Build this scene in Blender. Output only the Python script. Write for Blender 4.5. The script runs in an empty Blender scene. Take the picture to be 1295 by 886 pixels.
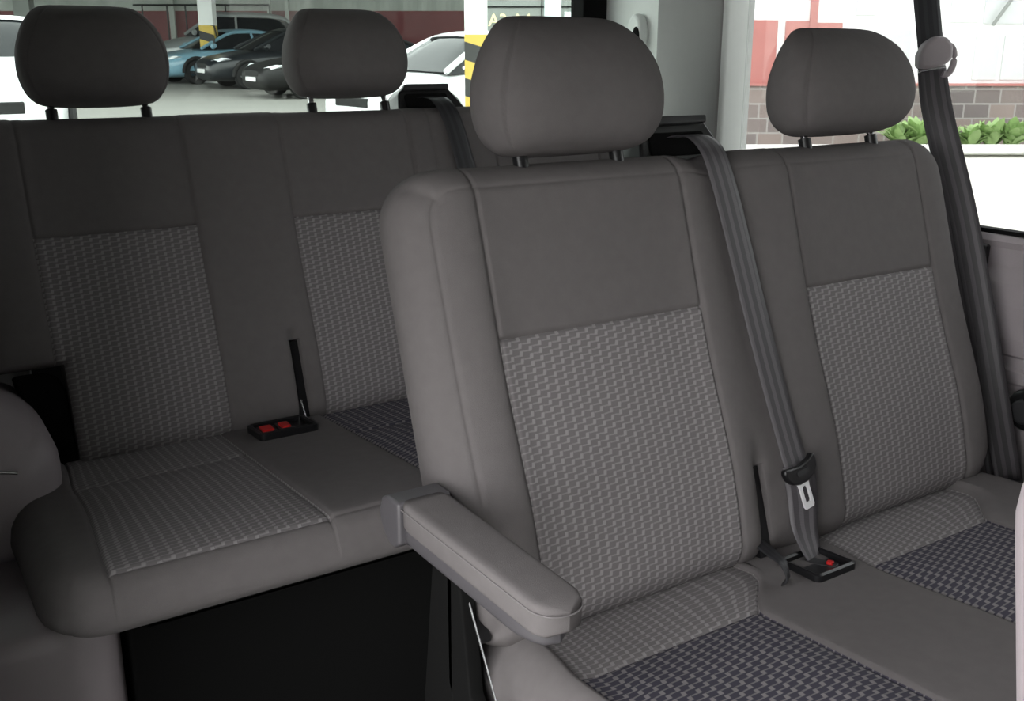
import bpy, bmesh, math, random
from mathutils import Vector, Matrix
random.seed(7)
SC = bpy.context.scene
COL = SC.collection
R = math.radians
V = Vector

# ------------------------------------------------------------------ camera
FPX = 1265.0
PITCH = math.atan(368 / FPX)
YAW = math.atan(math.hypot(FPX, 368) / 2052)
CAM = V((0, 0, 1.2))
HD = V((math.sin(YAW), math.cos(YAW), 0))            # horizontal view direction
HR = V((math.cos(YAW), -math.sin(YAW), 0))           # horizontal right direction
cd = bpy.data.cameras.new('camera'); cd.sensor_width = 36; cd.lens = FPX / 1295 * 36
cd.clip_start = 0.02; cd.clip_end = 300
co = bpy.data.objects.new('camera', cd); COL.objects.link(co)
co.location = CAM
co.rotation_euler = (math.pi / 2 - PITCH, 0, -YAW)
SC.camera = co

# ------------------------------------------------------------------ materials
def nodes(name):
    m = bpy.data.materials.new(name); m.use_nodes = True
    nt = m.node_tree; b = nt.nodes['Principled BSDF']
    return m, nt, b

def plain(name, col, rough=0.6, metal=0.0, noise=0.0, scale=40, bump=0.0, bscale=300, spec=0.5, coat=0.0, sheen=0.0):
    m, nt, b = nodes(name)
    b.inputs['Base Color'].default_value = (*col, 1)
    b.inputs['Roughness'].default_value = rough
    b.inputs['Metallic'].default_value = metal
    b.inputs['Specular IOR Level'].default_value = spec
    b.inputs['Coat Weight'].default_value = coat
    if sheen:
        b.inputs['Sheen Weight'].default_value = sheen
        b.inputs['Sheen Roughness'].default_value = 0.5
    tc = nt.nodes.new('ShaderNodeTexCoord')
    if noise:
        n = nt.nodes.new('ShaderNodeTexNoise'); n.inputs['Scale'].default_value = scale
        n.inputs['Detail'].default_value = 4
        nt.links.new(tc.outputs['Object'], n.inputs['Vector'])
        r = nt.nodes.new('ShaderNodeMapRange')
        r.inputs['To Min'].default_value = 1 - noise; r.inputs['To Max'].default_value = 1 + noise
        nt.links.new(n.outputs['Fac'], r.inputs['Value'])
        mx = nt.nodes.new('ShaderNodeVectorMath'); mx.operation = 'SCALE'
        mx.inputs[0].default_value = col
        nt.links.new(r.outputs['Result'], mx.inputs['Scale'])
        nt.links.new(mx.outputs['Vector'], b.inputs['Base Color'])
    if bump:
        n2 = nt.nodes.new('ShaderNodeTexNoise'); n2.inputs['Scale'].default_value = bscale
        n2.inputs['Detail'].default_value = 2
        nt.links.new(tc.outputs['Object'], n2.inputs['Vector'])
        bp = nt.nodes.new('ShaderNodeBump'); bp.inputs['Strength'].default_value = bump
        bp.inputs['Distance'].default_value = 0.001
        nt.links.new(n2.outputs['Fac'], bp.inputs['Height'])
        nt.links.new(bp.outputs['Normal'], b.inputs['Normal'])
    return m

class NG:                                              # tiny math-node builder
    def __init__(s, nt): s.nt = nt
    def m(s, op, a, b=None, c=None):
        n = s.nt.nodes.new('ShaderNodeMath'); n.operation = op
        for i, x in enumerate((a, b, c)):
            if x is None: continue
            if isinstance(x, (int, float)): n.inputs[i].default_value = x
            else: s.nt.links.new(x, n.inputs[i])
        return n.outputs[0]

def weave(name, base, line, px=0.0155, py=0.0098, step=0.52, mixamt=1.0, bump=0.35, sheen=0.0):
    """jacquard of small stair-steps: a block, then a thin bar to the next, higher block"""
    m, nt, b = nodes(name); g = NG(nt)
    uv = nt.nodes.new('ShaderNodeUVMap'); uv.uv_map = 'UVMap'
    tc = nt.nodes.new('ShaderNodeTexCoord')
    nz = nt.nodes.new('ShaderNodeTexNoise'); nz.inputs['Scale'].default_value = 60; nz.inputs['Detail'].default_value = 3
    nt.links.new(tc.outputs['Object'], nz.inputs['Vector'])
    sp = nt.nodes.new('ShaderNodeSeparateXYZ'); nt.links.new(uv.outputs['UV'], sp.inputs['Vector'])
    x = g.m('DIVIDE', sp.outputs['X'], px)
    jit = g.m('MULTIPLY', g.m('SUBTRACT', nz.outputs['Fac'], 0.5), 0.22)
    x = g.m('ADD', x, jit)
    y = g.m('ADD', g.m('DIVIDE', sp.outputs['Y'], py), jit)
    n = g.m('FLOOR', x)
    fx = g.m('SUBTRACT', x, n)
    ys = g.m('FRACT', g.m('SUBTRACT', y, g.m('MULTIPLY', n, step)))
    def sm(v, lo, hi):                                 # smooth 0..1 inside lo..hi
        a = nt.nodes.new('ShaderNodeMapRange'); a.interpolation_type = 'SMOOTHSTEP'
        a.inputs['From Min'].default_value = lo - .05; a.inputs['From Max'].default_value = lo + .05
        nt.links.new(v, a.inputs['Value'])
        c = nt.nodes.new('ShaderNodeMapRange'); c.interpolation_type = 'SMOOTHSTEP'
        c.inputs['From Min'].default_value = hi - .05; c.inputs['From Max'].default_value = hi + .05
        c.inputs['To Min'].default_value = 1; c.inputs['To Max'].default_value = 0
        nt.links.new(v, c.inputs['Value'])
        return g.m('MULTIPLY', a.outputs[0], c.outputs[0])
    fs_ = g.m('SUBTRACT', fx, g.m('MULTIPLY', ys, .16))
    block = g.m('MULTIPLY', sm(fs_, .52, .86), sm(ys, .06, .76))
    bar = g.m('MULTIPLY', sm(fx, -.08, .66), sm(ys, .06, .27))
    bar = g.m('MULTIPLY', bar, 0.72)
    fac = g.m('MAXIMUM', block, bar)
    fine = nt.nodes.new('ShaderNodeTexNoise'); fine.inputs['Scale'].default_value = 900
    nt.links.new(tc.outputs['Object'], fine.inputs['Vector'])
    fac2 = g.m('MULTIPLY', fac, g.m('ADD', g.m('MULTIPLY', fine.outputs['Fac'], .6), .7 * mixamt))
    mix = nt.nodes.new('ShaderNodeMix'); mix.data_type = 'RGBA'
    mix.inputs['A'].default_value = (*base, 1); mix.inputs['B'].default_value = (*line, 1)
    nt.links.new(fac2, mix.inputs['Factor'])
    nt.links.new(mix.outputs['Result'], b.inputs['Base Color'])
    b.inputs['Roughness'].default_value = .85; b.inputs['Specular IOR Level'].default_value = .25
    if sheen:
        b.inputs['Sheen Weight'].default_value = sheen
    bp = nt.nodes.new('ShaderNodeBump'); bp.inputs['Strength'].default_value = bump; bp.inputs['Distance'].default_value = .0012
    nt.links.new(fac, bp.inputs['Height']); nt.links.new(bp.outputs['Normal'], b.inputs['Normal'])
    return m

def webbing(name, base, line):
    m, nt, b = nodes(name); g = NG(nt)
    uv = nt.nodes.new('ShaderNodeUVMap'); uv.uv_map = 'UVMap'
    sp = nt.nodes.new('ShaderNodeSeparateXYZ'); nt.links.new(uv.outputs['UV'], sp.inputs['Vector'])
    s = g.m('GREATER_THAN', g.m('SINE', g.m('MULTIPLY', sp.outputs['X'], 2 * math.pi * 3)), 0.15)
    ribs = g.m('SINE', g.m('MULTIPLY', sp.outputs['Y'], 2800))
    mix = nt.nodes.new('ShaderNodeMix'); mix.data_type = 'RGBA'
    mix.inputs['A'].default_value = (*base, 1); mix.inputs['B'].default_value = (*line, 1)
    nt.links.new(s, mix.inputs['Factor']); nt.links.new(mix.outputs['Result'], b.inputs['Base Color'])
    b.inputs['Roughness'].default_value = .5; b.inputs['Specular IOR Level'].default_value = .4
    bp = nt.nodes.new('ShaderNodeBump'); bp.inputs['Strength'].default_value = .15; bp.inputs['Distance'].default_value = .0004
    nt.links.new(ribs, bp.inputs['Height']); nt.links.new(bp.outputs['Normal'], b.inputs['Normal'])
    return m

def glassmat(name, tint=(1, 1, 1), gloss=0.06):
    m = bpy.data.materials.new(name); m.use_nodes = True; nt = m.node_tree
    for n in list(nt.nodes): nt.nodes.remove(n)
    o = nt.nodes.new('ShaderNodeOutputMaterial'); mx = nt.nodes.new('ShaderNodeMixShader')
    t = nt.nodes.new('ShaderNodeBsdfTransparent'); t.inputs['Color'].default_value = (*tint, 1)
    gl = nt.nodes.new('ShaderNodeBsdfGlossy'); gl.inputs['Roughness'].default_value = 0.02
    mx.inputs['Fac'].default_value = gloss
    nt.links.new(t.outputs[0], mx.inputs[1]); nt.links.new(gl.outputs[0], mx.inputs[2])
    nt.links.new(mx.outputs[0], o.inputs['Surface'])
    return m

def stripes(name, axis_scale, a, bcol):
    """yellow and black hazard chevrons painted on a post"""
    m, nt, b = nodes(name); g = NG(nt)
    tc = nt.nodes.new('ShaderNodeTexCoord'); sp = nt.nodes.new('ShaderNodeSeparateXYZ')
    nt.links.new(tc.outputs['Object'], sp.inputs['Vector'])
    d = g.m('ADD', g.m('ADD', sp.outputs['X'], sp.outputs['Y']), sp.outputs['Z'])
    f = g.m('GREATER_THAN', g.m('FRACT', g.m('MULTIPLY', d, axis_scale)), .5)
    mix = nt.nodes.new('ShaderNodeMix'); mix.data_type = 'RGBA'
    mix.inputs['A'].default_value = (*a, 1); mix.inputs['B'].default_value = (*bcol, 1)
    nt.links.new(f, mix.inputs['Factor']); nt.links.new(mix.outputs['Result'], b.inputs['Base Color'])
    b.inputs['Roughness'].default_value = .6
    return m

def brickmat(name, c1, c2, mort, scale=1.0):
    m, nt, b = nodes(name)
    uv = nt.nodes.new('ShaderNodeUVMap'); uv.uv_map = 'UVMap'
    br = nt.nodes.new('ShaderNodeTexBrick')
    br.inputs['Color1'].default_value = (*c1, 1); br.inputs['Color2'].default_value = (*c2, 1); br.inputs['Mortar'].default_value = (*mort, 1)
    br.inputs['Scale'].default_value = scale; br.inputs['Mortar Size'].default_value = .012
    br.inputs['Brick Width'].default_value = .36; br.inputs['Row Height'].default_value = .2; br.offset = .37
    nt.links.new(uv.outputs['UV'], br.inputs['Vector'])
    nt.links.new(br.outputs['Color'], b.inputs['Base Color']); b.inputs['Roughness'].default_value = .9
    return m

FAB = (0.130, 0.120, 0.121)
M = {}
M['fabric'] = plain('grey_fabric', FAB, .95, noise=.10, scale=55, bump=.5, bscale=1500, spec=.06)
M['weave'] = weave('grey_stepped_weave', (0.143, 0.132, 0.135), (0.246, 0.234, 0.236))
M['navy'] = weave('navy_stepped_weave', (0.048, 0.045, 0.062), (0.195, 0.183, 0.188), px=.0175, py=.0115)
M['black'] = plain('black_plastic', (0.008, 0.008, 0.009), .32)
M['satin'] = plain('black_satin_plastic', (0.02, 0.02, 0.022), .5)
M['dgrey'] = plain('dark_grey_plastic', (0.07, 0.066, 0.072), .45, bump=.15, bscale=900)
M['mauve'] = plain('mauve_grey_plastic', (0.30, 0.265, 0.28), .55, noise=.04, bump=.2, bscale=700)
M['pillar'] = plain('grey_pillar_trim', (0.27, 0.262, 0.262), .65, noise=.04, bump=.2, bscale=700)
M['pale'] = plain('window_lit_pillar_trim', (0.80, 0.83, 0.81), .55, noise=.03)  # window light on the rear pillar is put into this pale base colour
M['chrome'] = plain('bright_steel', (0.62, 0.62, 0.64), .22, metal=1)
M['blade'] = plain('polished_tongue', (0.85, 0.85, 0.87), .35, metal=.35)
M['dchrome'] = plain('dark_steel', (0.25, 0.25, 0.26), .2, metal=1)
M['web'] = webbing('grey_belt_webbing', (0.048, 0.044, 0.049), (0.088, 0.082, 0.089))
M['webdark'] = webbing('black_belt_webbing', (0.018, 0.018, 0.021), (0.030, 0.030, 0.034))
M['red'] = plain('red_button', (0.55, 0.012, 0.012), .4)
M['floor'] = plain('black_rubber_floor', (0.004, 0.004, 0.0045), .9, noise=.3, scale=20, spec=.1)
M['shell'] = plain('grey_headliner', (0.16, 0.155, 0.155), .8)
M['rubber'] = plain('black_rubber', (0.005, 0.005, 0.005), .9, spec=.12)
M['glass_back'] = glassmat('tinted_rear_glass', (0.62, 0.66, 0.64), .04)
M['glass_privacy'] = glassmat('privacy_glass', (.15, .15, .15), .06)
M['glass_side'] = glassmat('side_glass', (0.56, 0.57, 0.57), .035)
# outdoors
M['conc'] = plain('pale_concrete_ground', (0.62, 0.61, 0.56), .9, noise=.10, scale=.6)
M['kerb'] = plain('white_kerb', (0.8, 0.8, 0.77), .85, noise=.05)
M['corr'] = plain('pale_metal_siding', (0.50, 0.53, 0.49), .6)
M['redband'] = plain('dark_red_wall_paint', (0.20, 0.055, 0.06), .8, noise=.15, scale=2)
M['white'] = plain('white_paint', (0.82, 0.83, 0.82), .5, noise=.02)
M['hazard'] = stripes('hazard_stripes', 2.2, (0.62, 0.44, 0.08), (0.03, 0.03, 0.03))
M['signgrey'] = plain('grey_sign_panel', (0.27, 0.29, 0.27), .5)
M['signwhite'] = plain('pale_sign_panel', (0.72, 0.80, 0.82), .5)
M['cream'] = plain('cream_letter', (0.95, 0.85, 0.5), .5)
M['pinkred'] = plain('faded_red_panel', (0.48, 0.19, 0.17), .8, noise=.12, scale=3)
M['brick'] = brickmat('rough_stone_brick', (0.30, 0.245, 0.22), (0.17, 0.15, 0.148), (0.36, 0.345, 0.325))
M['leaf'] = plain('bright_leaf', (0.34, 0.50, 0.20), .5, noise=.3, scale=8)
M['asphalt'] = plain('parking_slab', (0.21, 0.207, 0.19), .9, noise=.12, scale=.8)
M['tyre'] = plain('tyre', (0.012, 0.012, 0.012), .8)
M['carglass'] = plain('car_window', (0.012, 0.014, 0.016), .08, spec=.25)
M['lamp'] = plain('headlight_lens', (0.75, 0.78, 0.8), .1)
M['amber'] = plain('amber_lens', (0.9, 0.35, 0.05), .2)
M['plate'] = plain('number_plate', (0.8, 0.8, 0.8), .4)
M['paneglass'] = plain('hazy_window_pane', (0.66, 0.69, 0.68), .15)

# ------------------------------------------------------------------ helpers
LOC = {}
def link(o, parent=None):
    COL.objects.link(o)
    if parent is not None: o.parent = parent
    return o
def root(name, loc, label, cat, group=None):
    o = bpy.data.objects.new(name, None); o.empty_display_size = .05
    link(o); o.location = loc; LOC[o.name] = V(loc)
    o['label'] = label; o['category'] = cat
    if group: o['group'] = group
    return o
def base_of(parent):
    while parent is not None and parent.parent is not None: parent = parent.parent
    return LOC.get(parent.name, V((0, 0, 0))) if parent is not None else V((0, 0, 0))
def mesh_obj(name, verts, faces, mat, parent=None, uvs=None, smooth=True, label=None, origin=None):
    off = base_of(parent) if parent is not None else (V(origin) if origin is not None else V((0, 0, 0)))
    me = bpy.data.meshes.new(name)
    me.from_pydata([tuple(V(v) - off) for v in verts], [], faces)
    if uvs is not None:
        l = me.uv_layers.new(name='UVMap')
        for lp in me.loops: l.data[lp.index].uv = uvs[lp.vertex_index]
    for p in me.polygons: p.use_smooth = smooth
    me.materials.append(mat); me.update()
    o = bpy.data.objects.new(name, me); link(o, parent)
    if parent is None and origin is not None: o.location = off; LOC[o.name] = off
    if label: o['label'] = label
    return o
def bm_obj(name, bm, mat, parent=None, smooth=True, label=None, origin=None, bevel=0, uvbox=False, autosmooth=True):
    off = base_of(parent) if parent is not None else (V(origin) if origin is not None else V((0, 0, 0)))
    bmesh.ops.recalc_face_normals(bm, faces=bm.faces)
    if uvbox:
        l = bm.loops.layers.uv.new('UVMap')
        for f in bm.faces:
            for lp in f.loops:
                c = lp.vert.co; lp[l].uv = (c.dot(HR), c.z)
    bmesh.ops.translate(bm, verts=bm.verts, vec=-off)
    me = bpy.data.meshes.new(name); bm.to_mesh(me); bm.free()
    for p in me.polygons: p.use_smooth = smooth
    if smooth and autosmooth: me.set_sharp_from_angle(angle=R(40))
    me.materials.append(mat)
    o = bpy.data.objects.new(name, me); link(o, parent)
    if parent is None and origin is not None: o.location = off; LOC[o.name] = off
    if label: o['label'] = label
    if bevel:
        b = o.modifiers.new('bevel', 'BEVEL'); b.width = bevel; b.segments = 3; b.limit_method = 'ANGLE'
    return o
def structure(o): o['kind'] = 'structure'; return o
def tag(o, label, cat, group=None):
    o['label'] = label; o['category'] = cat
    if group: o['group'] = group
    return o
def box(bm, x0, x1, y0, y1, z0, z1, mat=None):
    vs = [bm.verts.new(c) for c in ((x0, y0, z0), (x1, y0, z0), (x1, y1, z0), (x0, y1, z0), (x0, y0, z1), (x1, y0, z1), (x1, y1, z1), (x0, y1, z1))]
    if mat is not None:
        for v in vs: v.co = mat @ v.co
    for f in ((0, 3, 2, 1), (4, 5, 6, 7), (0, 1, 5, 4), (1, 2, 6, 5), (2, 3, 7, 6), (3, 0, 4, 7)):
        bm.faces.new([vs[i] for i in f])
    return vs
def prism(bm, poly, d0, d1, fn):
    """closed polygon extruded from d0 to d1; fn(a, b, d) -> Vector"""
    A = [bm.verts.new(fn(a, b, d0)) for a, b in poly]; B = [bm.verts.new(fn(a, b, d1)) for a, b in poly]
    n = len(poly); bm.faces.new(A); bm.faces.new(B[::-1])
    for i in range(n): bm.faces.new((A[i], B[i], B[(i + 1) % n], A[(i + 1) % n]))
def roundrect(x0, x1, y0, y1, r, n=6):
    out = []
    for cx, cy, a0 in ((x1 - r, y1 - r, 0), (x0 + r, y1 - r, 90), (x0 + r, y0 + r, 180), (x1 - r, y0 + r, 270)):
        for k in range(n + 1):
            a = R(a0 + 90 * k / n); out.append((cx + r * math.cos(a), cy + r * math.sin(a)))
    return out
def tube(bm, pts, rad, n=10, cap=True):
    pts = [V(p) for p in pts]; rings = []
    up = V((0, 0, 1))
    for i, p in enumerate(pts):
        t = (pts[min(i + 1, len(pts) - 1)] - pts[max(i - 1, 0)]).normalized()
        a = t.cross(up)
        if a.length < 1e-3: a = t.cross(V((0, 1, 0)))
        a.normalize(); b = t.cross(a)
        r = rad[i] if isinstance(rad, (list, tuple)) else rad
        rings.append([bm.verts.new(p + (a * math.cos(2 * math.pi * k / n) + b * math.sin(2 * math.pi * k / n)) * r) for k in range(n)])
    for i in range(len(rings) - 1):
        for k in range(n):
            bm.faces.new((rings[i][k], rings[i][(k + 1) % n], rings[i + 1][(k + 1) % n], rings[i + 1][k]))
    if cap: bm.faces.new(rings[0][::-1]); bm.faces.new(rings[-1])
def spline(pts, n):
    """Catmull-Rom through control points (tuples of any length)"""
    out = []; P = [pts[0]] + list(pts) + [pts[-1]]
    for i in range(1, len(P) - 2):
        for k in range(n):
            t = k / n; r = []
            for a, b, c, d in zip(P[i - 1], P[i], P[i + 1], P[i + 2]):
                r.append(.5 * ((2 * b) + (-a + c) * t + (2 * a - 5 * b + 4 * c - d) * t * t + (-a + 3 * b - 3 * c + d) * t ** 3))
            out.append(tuple(r))
    out.append(tuple(pts[-1])); return out
def ribbon(name, centers, wdirs, width, thick, mat, parent, label=None):
    """a webbing strap: centres + width directions -> thin solid band with UVs across/along"""
    vs, fs, uv = [], [], []; L = 0; nC = 7
    cs = [V(c) for c in centers]; ring = None
    for i, c in enumerate(cs):
        if i: L += (c - cs[i - 1]).length
        t = (cs[min(i + 1, len(cs) - 1)] - cs[max(i - 1, 0)]).normalized()
        w = V(wdirs[i]); w = (w - t * w.dot(t)).normalized(); nrm = w.cross(t)
        wd = width[i] if isinstance(width, (list, tuple)) else width
        for s in (1, -1):
            for k in range(nC):
                q = k / (nC - 1) - .5; q *= s
                e = .25 if k in (0, nC - 1) else 1
                vs.append(c + w * wd * q + nrm * (thick / 2 * s * e)); uv.append((q + .5, L))
    n = 2 * nC
    for i in range(len(cs) - 1):
        for k in range(n):
            a, b = i * n + k, i * n + (k + 1) % n
            fs.append((a, b, b + n, a + n))
    fs.append(tuple(range(n))[::-1]); fs.append(tuple(range((len(cs) - 1) * n, len(cs) * n)))
    return mesh_obj(name, vs, fs, mat, parent, uv, label=label)

class Frame:
    def __init__(s, o, u, v): s.o, s.u, s.v = V(o), V(u), V(v); s.n = s.u.cross(s.v)
    def __call__(s, a, b, c=0): return s.o + s.u * a + s.v * b + s.n * c

def samples(lo, hi, anchors, step, h0, h1):
    keep = {lo, hi} | {a for a in anchors if lo < a < hi}
    ex = []
    for k in range(1, 8):
        ex.append(lo + h0 * (1 - math.cos(k / 8 * math.pi / 2))); ex.append(hi - h1 * (1 - math.cos(k / 8 * math.pi / 2)))
    ex += [lo + h0, hi - h1]
    for a in anchors:
        for d in (.0017, .004, .008): ex += [a - d, a + d]
    n = int((hi - lo) / step)
    ex += [lo + (hi - lo) * k / n for k in range(1, n)]
    out = sorted(keep)
    for e in sorted(ex):
        if lo < e < hi and min(abs(e - o) for o in out) > (.0014 if min([abs(e - a) for a in anchors] + [9]) < .0085 else .0035 if min(e - lo, hi - e) < .03 else step * .45):
            out.append(e)
    return sorted(out)

def pillow(name, fr, uL, uR, vB, vT, Rc, edges, wB, bedge, mats, parent, useams=(), vseams=(), disp=None, cut=None,
           cutdist=None, panel=None, uwarp=None, step=.02, wrap=None, panel_names=None, extra_u=(), extra_v=()):
    """upholstered cushion: front grid with rounded rim, flat back, bridged round the outline (and any cut-out).
    edges = {L,R,B,T: (reach, drop)}; panel(a, b) names the fabric panel a cell belongs to."""
    us = samples(uL, uR, list(useams) + list(extra_u), step, edges['L'][0], edges['R'][0])
    vs = samples(vB, vT, list(vseams) + list(extra_v), step, edges['B'][0], edges['T'][0])
    nu, nv = len(us), len(vs)
    def pt(a, b):
        ia = min(max(a, uL + Rc), uR - Rc); ib = min(max(b, vB + Rc), vT - Rc)
        dx, dy = a - ia, b - ib; x, y = a, b
        if dx and dy:
            k = max(abs(dx), abs(dy)) / math.hypot(dx, dy); x, y = ia + dx * k, ib + dy * k
        ts = []
        for key, e in (('L', a - uL), ('R', uR - a), ('B', b - vB), ('T', vT - b)):
            h, D = edges[key]
            ts.append((max(0, (h - e) / h) ** 2, D))
        if cutdist:
            e, h, D = cutdist(a, b); ts.append((max(0, (h - max(e, 0)) / h) ** 2, D))
        S5 = sum(t ** 5 for t, _ in ts); T = S5 ** .2; Dm = sum(t ** 5 * d for t, d in ts) / S5 if S5 > 0 else 0
        k = 1 - math.sqrt(max(0, 1 - min(T, 1)))
        w = (disp(a, b) if disp else 0) - Dm * k
        wb = (wB(a, b) if callable(wB) else wB) + bedge * k
        if uwarp: x, y = uwarp(x, y)
        return x, y, w, min(wb, w - .004)
    F, Bk, UV = [], [], []
    for j in range(nv):
        for i in range(nu):
            x, y, w, wb = pt(us[i], vs[j])
            a, b = fr(x, y, w), fr(x, y, wb)
            if wrap: a, b = wrap(a), wrap(b)
            F.append(a); Bk.append(b); UV.append((us[i], vs[j]))
    idx = lambda i, j: j * nu + i
    cells = {}
    for j in range(nv - 1):
        for i in range(nu - 1):
            a, b = (us[i] + us[i + 1]) / 2, (vs[j] + vs[j + 1]) / 2
            if cut and cut(a, b): continue
            cells[(i, j)] = (panel(a, b) if panel else None)
    groups = {}
    for c, p in cells.items(): groups.setdefault(p, []).append(c)
    objs = {}
    NV = nu * nv
    for p in sorted(groups, key=lambda q: (q is not None, str(q))):
        faces = []
        for (i, j) in groups[p]: faces.append((idx(i, j), idx(i + 1, j), idx(i + 1, j + 1), idx(i, j + 1)))
        if p is None:
            for (i, j) in cells: faces.append((NV + idx(i, j), NV + idx(i, j + 1), NV + idx(i + 1, j + 1), NV + idx(i + 1, j)))
            for (i, j) in cells:
                for (di, dj, a, b) in ((0, -1, (i, j), (i + 1, j)), (1, 0, (i + 1, j), (i + 1, j + 1)), (0, 1, (i + 1, j + 1), (i, j + 1)), (-1, 0, (i, j + 1), (i, j))):
                    if (i + di, j + dj) not in cells:
                        fa, fb = idx(*a), idx(*b); faces.append((fb, fa, NV + fa, NV + fb))
        used = sorted({k for f in faces for k in f}); mp = {k: n for n, k in enumerate(used)}
        allv = lambda k: F[k] if k < NV else Bk[k - NV]
        vv = [allv(k) for k in used]; uu = [UV[k % NV] for k in used]
        nm = name if p is None else (panel_names or {}).get(p, p)
        par = parent if p is None else objs[None]
        objs[p] = mesh_obj(nm, vv, [tuple(mp[k] for k in f) for f in faces], mats[p], par, uu)
    return objs

def groove(d, depth=.0045, s=.003): return -depth * math.exp(-(d / s) ** 2)
def sstep(x, a, b):
    t = min(1, max(0, (x - a) / (b - a))); return t * t * (3 - 2 * t)
def inside(x, a, b, soft): return sstep(x, a, a + soft) * (1 - sstep(x, b - soft, b))

REC = R(18)
def back_frame(Y): return Frame((0, Y, 1.10), (1, 0, 0), (0, math.sin(REC), math.cos(REC)))

# ------------------------------------------------------------------ seat parts
def headrest(fr, uc, v0, v1, parent, half=.1375, wf=.052, wb=-.088, post_w=-.035, metal='dchrome', v_seat=-.05, name='headrest'):
    H = v1 - v0; k_ = half / .139; nr, n = 40, 240
    keys = [(0, .088, .000, -.040), (.025, .108, .018, -.062), (.08, .121, .034, -.078), (.18, .132, .048, -.090), (.34, .139, .054, -.090), (.55, .1365, .052, -.078),
            (.74, .124, .040, -.058), (.87, .108, .022, -.040), (.95, .093, .006, -.029), (.985, .080, -.005, -.024), (1, .066, -.012, -.020)]
    sp_ = spline(keys, 12)
    def at_t(t):
        for a, b in zip(sp_, sp_[1:]):
            if t <= b[0] + 1e-9:
                q = (t - a[0]) / max(b[0] - a[0], 1e-9); return [a[m] + (b[m] - a[m]) * q for m in (1, 2, 3)]
        return list(sp_[-1][1:])
    ts = [.5 - .5 * math.cos(math.pi * r / nr) for r in range(nr + 1)]
    vs, fs = [], []
    for t in ts:
        hw, f_, b_ = at_t(t); hw *= k_; mid, dp = (f_ + b_) / 2, (f_ - b_) / 2
        th = R(17 + 36 * t); fade = inside(t, .02, .985, .06)
        for q in range(n):
            a = 2 * math.pi * q / n; ca, sa = math.cos(a), math.sin(a); p = .62 if sa > 0 else .80
            g_ = 1.0
            for c in (th, math.pi - th):
                g_ -= .050 * math.exp(-((a - c) / .028) ** 2) * fade
            vs.append(fr(uc + hw * math.copysign(abs(ca) ** p, ca) * g_, v0 + H * t, mid + dp * math.copysign(abs(sa) ** p, sa) * g_))
    for r in range(nr):
        for q in range(n): fs.append((r * n + q, r * n + (q + 1) % n, (r + 1) * n + (q + 1) % n, (r + 1) * n + q))
    fs.append(tuple(range(n))[::-1]); fs.append(tuple(range(nr * n, (nr + 1) * n)))
    o = mesh_obj(name, vs, fs, M['fabric'], parent)
    for s in (-1, 1):
        u = uc + s * .082
        bm = bmesh.new(); tube(bm, [fr(u, v_seat, post_w), fr(u, v0 + .035, post_w)], .006, 12)
        bm_obj('headrest_post', bm, M[metal], o, label='steel headrest post')
        bm = bmesh.new(); tube(bm, [fr(u, v_seat, post_w), fr(u, v_seat + .035, post_w)], .0105, 12)
        bm_obj('post_sleeve', bm, M['black'], o, label='black post sleeve')
    return o

def tray(fr, u0, u1, v0, v1, w, parent, skew=0):
    """recessed buckle tray in the cushion: raised frame, floor"""
    fn = lambda a, b, d: fr(a + skew * (b - v0), b, d)
    bm = bmesh.new()
    outer = roundrect(u0, u1, v0, v1, .010); inner = roundrect(u0 + .008, u1 - .008, v0 + .008, v1 - .008, .006)
    n = len(outer)
    rings = []
    for poly, d in ((outer, w - .012), (outer, w + .003), ([((a + c) / 2, (b + e) / 2) for (a, b), (c, e) in zip(outer, inner)], w + .005), (inner, w + .003), (inner, w - .004)):
        rings.append([bm.verts.new(fn(a, b, d)) for a, b in poly])
    for r0, r1 in zip(rings, rings[1:]):
        for k in range(n): bm.faces.new((r0[k], r0[(k + 1) % n], r1[(k + 1) % n], r1[k]))
    bm.faces.new(rings[-1]); bm.faces.new(rings[0][::-1])
    return bm_obj('buckle_tray', bm, M['black'], parent, label='black recessed buckle tray')

def buckle(fr, u, v, w, parent, du=.012, ang=0.0, b0=-.020, b1=.014):
    c = math.cos(ang); s = math.sin(ang)
    fn = lambda a, b, d: fr(u + a * c - b * s, v + a * s + b * c, w + d)
    bm = bmesh.new(); prism(bm, roundrect(-du - .004, du + .004, -.024, .024, .006), -.006, .008, fn)
    o = bm_obj('buckle', bm, M['satin'], parent, bevel=.0015)
    bm = bmesh.new(); prism(bm, roundrect(-du + .001, du - .001, b0, b1, min(.003, du - .0015)), .007, .0115, fn)
    bm_obj('release_button', bm, M['red'], o, label='red release button', bevel=.001)
    return o

def retractor(fr, u0, u1, v0, v1, w0, w1, parent):
    """belt outlet housing riding on the backrest top: sloped wedge with a slot"""
    fn = lambda a, b, d: fr(a, b, d)
    H = v1 - v0; W = u1 - u0
    bm = bmesh.new()
    prof = [(u0, v0), (u0 + W * .04, v0 + H * .75), (u0 + W * .12, v1), (u0 + W * .70, v1), (u0 + W * .76, v1 - .003), (u1 + .006, v0)]
    prism(bm, prof, w0, w1, fn)
    o = bm_obj('belt_outlet', bm, M['black'], parent, bevel=.004, label='black belt outlet housing')
    bm = bmesh.new(); prism(bm, roundrect(u0 + W * .12, u0 + W * .72, v0 + H * .25, v0 + H * .72, .006), w1 - .002, w1 + .003, fn)
    bm_obj('outlet_slot', bm, M['rubber'], o)
    bm = bmesh.new(); prism(bm, [(u0 + W * .06, v1 - .012), (u0 + W * .12, v1 + .002), (u0 + W * .74, v1 + .002), (u0 + W * .73, v1 - .010)], w1 - .004, w1 + .014, fn)
    bm_obj('outlet_lip', bm, M['satin'], o, bevel=.003)
    return o

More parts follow.
